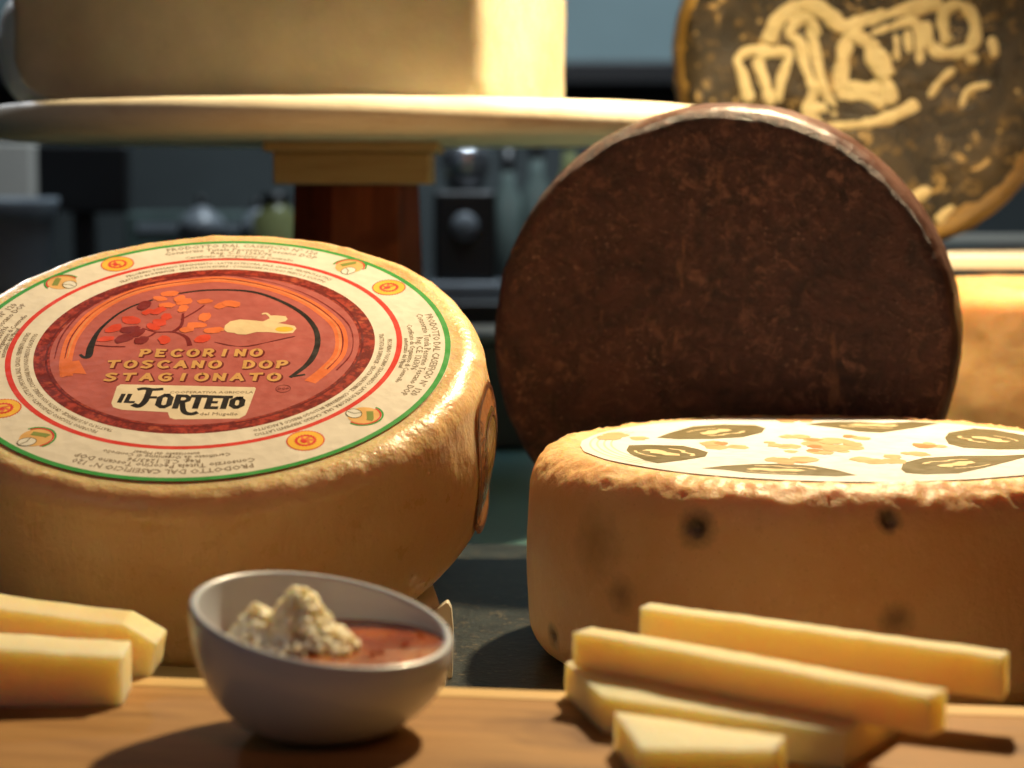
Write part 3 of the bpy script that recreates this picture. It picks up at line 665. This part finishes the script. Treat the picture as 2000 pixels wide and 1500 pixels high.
# ceramic wedge rest that carries the tilted wheel
e2 = empty('cheese_rest', (-.12, .86, -.035), (0, 0, 0), 'cream wedge shaped rest under the tilted labelled cheese, its corner showing behind the bowl', 'stand')
def under(y, z_off=.0022):
    # height of the wheel's base plane at depth y
    b = top - nrm*hh; return b.z + (y - b.y)*math.tan(T) - z_off
g = MB(); ys = [.800, .822, .95]; X = [(.004, .0935), (.0, .0935), (-.02, .06)]
vs = []
for y, (q, xr) in zip(ys, X):
    zt_ = under(y) + .035; vs += [(-.09, y - .86, 0), (xr, y - .86, 0), (xr, y - .86, zt_), (-.09, y - .86, zt_)]
fs = [(0, 1, 2, 3), (8, 11, 10, 9)] + [(4*s + a, 4*s + 4 + a, 4*s + 4 + (a+1) % 4, 4*s + (a+1) % 4) for s in range(2) for a in range(4)]
g.add(vs, fs, M['cream_glaze']); g.build('rest_block', e2, bevel=.0012)
g = MB(); g.add([(x, y, z) for y in (-.044, -.037) for x, z in ((.0938, 0), (.0958, 0), (.0962, .020), (.0955, .029), (.0940, .032), (.0885, .028), (.080, .025), (.080, .0225), (.0938, .0225))],
      [(8, 7, 6, 5, 4, 3, 2, 1, 0)[::-1], (9, 10, 11, 12, 13, 14, 15, 16, 17)[::-1]] + [(i, 9 + i, 9 + (i+1) % 9, (i+1) % 9) for i in range(9)], M['cream_glaze']); g.build('side_lip', e2, bevel=.001)

# ------------------------------------------------------------------ right labelled wheel
RR, RH = .1290, .0885
e = empty('whole_cheese', (.13648, .87, -.035), (0, 0, 0), 'amber cheese wheel with dark spots in its side and a white label with olive patches', 'cheese')
def rd(p, r, z, th):
    k = min(1, max(0, (r - .1085)/.005)) if z > RH*.6 else 1
    if z < .004: k = .3
    edge = math.exp(-((z - (RH-.003))/.009)**2)
    x = .0006*fbm(p, 18, 3, 21) + .0001*fbm(p, 120, 3, 22)
    rid = 1 - abs(noise.noise((p[0]*55 + 3, p[1]*55, p[2]*120)))*3.0
    rid2 = 1 - abs(noise.noise((p[0]*110 + 3, p[1]*110, p[2]*190)))*3.0
    rid3 = 1 - abs(noise.noise((p[0]*210, p[1]*210 + 7, p[2]*260)))*3.2
    x += edge*(.0004*max(0, rid) + .0007*max(0, rid2) + .0006*max(0, rid3) + .0006*fbm(p, 60, 3, 25))
    for hx, hy, hz, hr, hk in holes[:2] + holes[5:6]:
        d = (Vector(p) - Vector((hx, hy, hz))).length
        if d < .006: x -= hk*.0030*math.exp(-(d/.0020)**2)
    return k*x - .0005*(1-k)
lathe(wheel_profile(RR, RH, .0185, .016, .0012, ns=60, flat=26), 560, M['truffle'], rd).build('cheese_body', e, True)
lb = MB(); n_ = 200; vs = []; fs = []
for j, r in enumerate((.0001, .05, .100, .1045, .1068)):
    for i in range(n_):
        t = 2*math.pi*i/n_; q = 1 + (.010*noise.noise((math.cos(t)*2.5, math.sin(t)*2.5, 4)) + .006*noise.noise((math.cos(t)*9, math.sin(t)*9, 4)) if j > 2 else 0)
        vs.append((r*q*math.cos(t), r*q*math.sin(t), .0004 if j < 4 else .0001))
for j in range(4):
    for i in range(n_): k = (i+1) % n_; fs.append((j*n_+i, (j+1)*n_+i, (j+1)*n_+k, j*n_+k))
lb.add(vs, fs, M['paper_w']); lb = lb.build('label', e, loc=(0, 0, RH))
BL = [[(-0.0885, -0.0177), (-0.0865, -0.001), (-0.0784, 0.0007), (-0.0636, -0.0027), (-0.0582, -0.0136), (-0.0549, -0.0241), (-0.0572, -0.0376), (-0.0675, -0.0491), (-0.0782, -0.0581), (-0.0827, -0.0491), (-0.0876, -0.0297)],
      [(-0.0729, 0.0252), (-0.0654, 0.0435), (-0.0531, 0.0675), (-0.0385, 0.0755), (-0.0237, 0.0725), (-0.0205, 0.0607), (-0.0243, 0.0435), (-0.0346, 0.027), (-0.0485, 0.0207), (-0.0639, 0.0198)],
      [(-0.062, -0.0727), (-0.0529, -0.0655), (-0.0404, -0.0603), (-0.0282, -0.0589), (-0.0171, -0.0655), (-0.0092, -0.0784), (-0.0042, -0.0922), (-0.0128, -0.095), (-0.0305, -0.0909), (-0.0452, -0.0854), (-0.054, -0.0763)],
      [(0.0, 0.0755), (0.0096, 0.0846), (0.0264, 0.0866), (0.0371, 0.0805), (0.0523, 0.0866), (0.0632, 0.0795), (0.0473, 0.0607), (0.0293, 0.0435), (0.0199, 0.0482), (0.0128, 0.0607)],
      [(0.0159, -0.0748), (0.0203, -0.0566), (0.0314, -0.0415), (0.0481, -0.0353), (0.0636, -0.0353), (0.0804, -0.0297), (0.0664, -0.0491), (0.0491, -0.0713), (0.0359, -0.0868), (0.0218, -0.0895), (0.0158, -0.0854)],
      [(0.0541, 0.0252), (0.0597, 0.0435), (0.0746, 0.0597), (0.0826, 0.0549), (0.0912, 0.0343), (0.0943, 0.0119), (0.0846, -0.0136), (0.0683, -0.0152), (0.0548, -0.0094), (0.0511, 0.0032)]]
Z0 = .0004
for q, P in enumerate(BL):
    g = MB(); g.flat(P, Z0 + .00008, M['olive']); C_ = Vector((sum(p[0] for p in P)/len(P), sum(p[1] for p in P)/len(P))); a = math.atan2(C_.y, C_.x) - math.pi/2
    def tr(px, py): c, d = math.cos(a), math.sin(a); return (C_.x + c*px - d*py, C_.y + d*px + c*py)
    g.flat([tr(*p) for p in ((-.011, -.002), (-.008, .003), (-.003, .0035), (.001, .006), (.006, .004), (.009, .0065), (.012, .003), (.010, -.001), (.005, -.002), (.001, -.0015), (-.006, -.004))], Z0 + .00015, M['hare'])
    g.stroke([tr(*p) for p in ((-.013, -.0065), (-.008, -.009), (-.002, -.0078), (.004, -.0095), (.011, -.007))], .0022, Z0 + .00015, M['hare'], 5, lambda t: .5 + .6*abs(math.sin(t*16)))
    g.stroke([tr(*p) for p in ((-.010, .0085), (-.003, .0105), (.005, .0105), (.010, .009))], .0014, Z0 + .00015, M['hare'], 5, lambda t: .3 + .8*abs(math.sin(t*19)))
    g.build('emblem_patch', lb)
g = MB(); rnd = random.Random(11)
SP = [(-0.045, -0.0094), (-0.0195, -0.0094), (-0.0069, 0.0119), (0.0036, 0.0163), (-0.0059, -0.0177), (0.0066, -0.0052), (-0.0182, -0.0453), (-0.0264, -0.0453), (0.0103, -0.0453), (0.0278, -0.0337), (0.0138, 0.0252), (0.0416, -0.001), (-0.0887, 0.0297), (-0.0045, 0.098), (-0.0248, -0.001), (-0.0062, -0.0052), (0.0004, -0.0177), (-.048, .005), (-.012, .03), (.012, .006), (-.095, .018), (.006, .093)]
for q, (x, y) in enumerate(SP):
    for k in range(3):
        cx_, cy_ = x + rnd.gauss(0, .0035), y + rnd.gauss(0, .005); n2 = 12; s_ = rnd.uniform(.0022, .0055)
        g.flat([(cx_ + s_*(1 + .5*rnd.random())*math.cos(2*math.pi*i/n2)*.8, cy_ + s_*(1 + .5*rnd.random())*math.sin(2*math.pi*i/n2)*1.3) for i in range(n2)], Z0 + .00006 + (q*3 + k)*2e-6, M['peach'] if rnd.random() > .12 else M['orange_l'])
g.build('peach_splashes', lb)
g = MB()
for r in (.0935, .0965, .0995, .1025): g.ring(0, 0, r, r + .0009, Z0 + .00005, M['emboss'], 60, R(150), R(215))
g.build('embossed_rings', lb)

# ------------------------------------------------------------------ serving board
e = empty('serving_board', (0, .66, -.035), (0, 0, R(-8.0)), 'oiled wooden serving board along the front, with a pale back edge', 'board')
g = MB(); g.box(-.30, .36, -.165, -.0135, .0, .035, M['board'])
g.build('board_slab', e, bevel=.0008)
g = MB(); g.box(-.30, .36, -.0133, .0, .0, .0352, M['board_edge']); g.build('back_edge', e, bevel=.0018)

# ------------------------------------------------------------------ bowl of honey
bc = Vector((-.0575, .61, .0335)); bn = Vector((.182, -.125, 1)).normalized(); BRr = .0402
e = empty('bowl', (-.0575, .607, .0001), (0, 0, 0), 'small white bowl with a slanting rim, holding honey', 'bowl')
def bring(t, rad, off=0):
    c = Vector((-.0575, .607, .0)).lerp(bc, t); nn = Vector((0, 0, 1)).lerp(bn, t**1.2).normalized()
    u = Vector((1, 0, 0)); u = (u - nn*u.dot(nn)).normalized(); v = nn.cross(u); c = c + nn*off
    return [c + rad*(math.cos(2*math.pi*i/96)*u + math.sin(2*math.pi*i/96)*v) - Vector((-.0575, .607, .0001)) for i in range(96)]
def rad(t): return .0145 + (BRr - .0145)*(1 - (1 - t)**2.1)**.62
rings = [bring(0, .0005, .0012), bring(0, .0115, .0012), bring(0, .0120, .0002), bring(0, .0140, .0002)]
for i in range(0, 31): t = i/30; rings.append(bring(t, rad(t) if t > 0 else .0150, .0006 if t == 0 else 0))
TH = .0027
for a in range(1, 8): an = math.pi*a/8; rings.append(bring(1, BRr - TH/2 + math.cos(an)*TH/2, math.sin(an)*TH*.5))
for i in range(0, 28): t = 1 - i/30; rings.append(bring(t, max(.002, rad(t) - TH), TH*.0))
rings.append(bring(.07, .0003, 0))
g = MB(); vs = [p for r_ in rings for p in r_]; g.add(vs, [(j*96+i, j*96+(i+1) % 96, (j+1)*96+(i+1) % 96, (j+1)*96+i) for j in range(len(rings)-1) for i in range(96)], M['glaze'])
g.build('bowl_body', e, True)
# honey: level surface cut by the inner wall
zh = .0262; vs = []; ring_h = []
for i in range(96):
    bp = None
    for s in range(201):
        t = 1 - s/250; c = bring(t, rad(t) - TH*.95)[i]
        if c.z <= zh or s == 0 and c.z < zh: bp = c; break
    if bp is None: bp = c
    ring_h.append(Vector((bp.x, bp.y, min(zh, bp.z + .0002))))
cen = sum(ring_h, Vector())/96; g = MB(); vs = []; K = 14
for k in range(K + 1):
    q = max(.002, k/K)
    for p in ring_h:
        v = cen.lerp(p, q); v.z = zh + (p.z - zh)*q**6 - .0004 + .0005*fbm(v, 60, 2, 5)*(1 - q**4) + (.0006*q**10); vs.append(v)
g.add(vs, [(k*96+i, (k+1)*96+i, (k+1)*96+(i+1) % 96, k*96+(i+1) % 96) for k in range(K) for i in range(96)], M['honey'])
rb = random.Random(3)
for q in range(26):
    a = rb.uniform(-.5, 3.4); rr = rb.uniform(.45, .93); p = cen.lerp(ring_h[int((a + 3.6)/6.2832*96) % 96], rr); br = rb.uniform(.0004, .0011)
    vs = [(p.x + br*math.sin(R(i*15))*math.cos(R(j*30)), p.y + br*math.sin(R(i*15))*math.sin(R(j*30)), zh - .0002 + br*.8*math.cos(R(i*15))) for i in range(7) for j in range(12)]
    g.add(vs, [(i*12+j, (i+1)*12+j, (i+1)*12+(j+1) % 12, i*12+(j+1) % 12) for i in range(6) for j in range(12)], M['honey'])
ho = g.build('honey', None, True); ho.location = e.location; tag(ho, 'pool of glossy amber honey inside the small white bowl', 'honey')
# comb clump: many fused crystals
bm = bmesh.new(); rnd = random.Random(5)
cc = Vector((-.0680, .612, .0262))
def blob(c, r, sub_=2):
    ret = bmesh.ops.create_icosphere(bm, subdivisions=sub_, radius=r); sq = Vector((rnd.uniform(.7, 1.3), rnd.uniform(.7, 1.3), rnd.uniform(.7, 1.3)))
    for v in ret['verts']:
        p = Vector((v.co.x*sq.x, v.co.y*sq.y, v.co.z*sq.z)); p *= 1 + .25*noise.noise((p + c)*420); v.co = p + c
blob(cc + Vector((0, 0, .001)), .0085, 3)
def hgt(dx, dy):
    dx /= 1.25; dy /= 1.25
    h1 = .0158*math.exp(-(((dx - .003)/.0080)**2 + ((dy)/.010)**2)); h2 = .0110*math.exp(-(((dx + .0075)/.0058)**2 + ((dy + .0)/.009)**2)); h3 = .006*math.exp(-(((dx - .010)/.006)**2 + ((dy + .004)/.007)**2))
    return max(h1, h2, h3)*1.12
for _ in range(1100):
    dx = rnd.gauss(0, .0098); dy = rnd.gauss(-.001, .0080)
    h = hgt(dx, dy)
    if h < .0012: continue
    z = rnd.uniform(.35, 1)**.5*h; blob(cc + Vector((dx, dy, z - .0005)), rnd.uniform(.0006, .0017), 1)
for p in ((-.0088, 0, .0108), (.002, .0, .0168)): blob(cc + Vector(p), .0013, 2)
me = bpy.data.meshes.new('honeycomb'); bm.to_mesh(me); bm.free(); me.materials.append(M['comb'])
me.polygons.foreach_set('use_smooth', [True]*len(me.polygons))
o = bpy.data.objects.new('honeycomb', me); sc.collection.objects.link(o)
rm = o.modifiers.new('fuse', 'REMESH'); rm.mode = 'VOXEL'; rm.voxel_size = .00036; rm.use_smooth_shade = True
tag(o, 'crumbly cream coloured lump of honeycomb heaped in the honey', 'honeycomb')

# ------------------------------------------------------------------ cheese slices
def hexbox(name, lo, hi, mat, label, group, jag=.0003, bev=.00035):
    """lo / hi: matching corner loops (x, y, z) of the under and upper face; subdivided and roughened like a cut"""
    bm = bmesh.new(); n = len(lo); a = [bm.verts.new(p) for p in lo]; b = [bm.verts.new(p) for p in hi]
    bm.faces.new(a[::-1]); bm.faces.new(b)
    for i in range(n): bm.faces.new((a[i], a[(i+1) % n], b[(i+1) % n], b[i]))
    bmesh.ops.recalc_face_normals(bm, faces=bm.faces)
    bmesh.ops.bevel(bm, geom=list(bm.edges), offset=bev, segments=2, affect='EDGES', profile=.6)
    bmesh.ops.triangulate(bm, faces=[f for f in bm.faces if len(f.verts) > 4])
    for _ in range(9):
        ed = [q for q in bm.edges if q.calc_length() > .0022]
        if not ed: break
        bmesh.ops.subdivide_edges(bm, edges=ed, cuts=1, use_grid_fill=True)
        bmesh.ops.triangulate(bm, faces=[f for f in bm.faces if len(f.verts) > 4])
    bm.normal_update()
    lowest = min(v.co.z for v in bm.verts)
    for v in bm.verts:
        d = jag*fbm(v.co, 60, 3, len(name)) + jag*.6*fbm(v.co, 260, 2, 3); v.co += v.normal*d
    for v in bm.verts: v.co.z = max(v.co.z, lowest)
    for f in bm.faces: f.smooth = True
    me = bpy.data.meshes.new(name); bm.to_mesh(me); bm.free(); me.materials.append(mat)
    c = Vector((sum(p[0] for p in lo)/n, sum(p[1] for p in lo)/n, lowest)); me.transform(Matrix.Translation(-c))
    o = bpy.data.objects.new(name, me); sc.collection.objects.link(o); o.location = c
    return tag(o, label, 'cheese slice', group)
def bar(p0, p1, t0, t1, dep, mat, label, group, d1=None):
    """p0/p1: top front left and right corners; t: face heights; dep: depth behind"""
    p0, p1 = Vector(p0), Vector(p1); d = (p1 - p0); q = Vector((-d.y, d.x, 0)).normalized()*dep; q1 = q if d1 is None else q.normalized()*d1
    lo = [p0 - Vector((0, 0, t0)), p1 - Vector((0, 0, t1)), p1 + q1 - Vector((0, 0, t1)), p0 + q - Vector((0, 0, t0))]
    return hexbox('cheese_slice', [tuple(v) for v in lo], [tuple(p0), tuple(p1), tuple(p1 + q1), tuple(p0 + q)], mat, label, group)
GRP = 'cheese slices stacked at the right of the board'; GL_ = 'cheese slices at the left edge of the board'
bar((.0412, .654, .0285), (.1470, .603, .0238), .0132, .0132, .009, M['slice'], 'long cheese stick rearmost and uppermost of the right stack', GRP)
bar((.0192, .641, .0233), (.1158, .558, .0233), .0112, .0114, .010, M['slice'], 'long cheese stick lying across the middle of the right stack', GRP)
pl = [(.0171, .650), (.0272, .605), (.0935, .564), (.118, .606), (.045, .664)]
hexbox('cheese_slice', [(x, y, .0002) for x, y in pl], [(x, y, .0115) for x, y in pl], M['slice'], 'flat broad cheese slice on the board carrying the two sticks', GRP)
pl = [(.0300, .588), (.0350, .548), (.0720, .5475), (.0765, .561)]
hexbox('cheese_slice', [(x, y, .0002) for x, y in pl], [(x, y, .0112) for x, y in pl], M['slice_pale'], 'small pale cheese slice nearest the camera in front of the right stack', GRP)
# left pair
pf = [(-.215, .0), (-.1215, .0), (-.1195, .0112), (-.131, .0177), (-.16, .0205), (-.215, .0272)]
hexbox('cheese_slice', [(x, .676 + .10*(-.12 - x), max(.0002, z + .0002)) for x, z in pf][::-1], [(x, .655 + .02 + .022 + .10*(-.12 - x), max(.0002, z + .0002)) for x, z in pf][::-1], M['slice'], 'rear slice of the left pair, with a sloping cut corner at its right end', GL_)
bar((-.200, .632, .0222), (-.1235, .6365, .0162), .0220, .0160, .022, M['slice_pale'], 'front slice of the left pair, squared off at its right end', GL_)
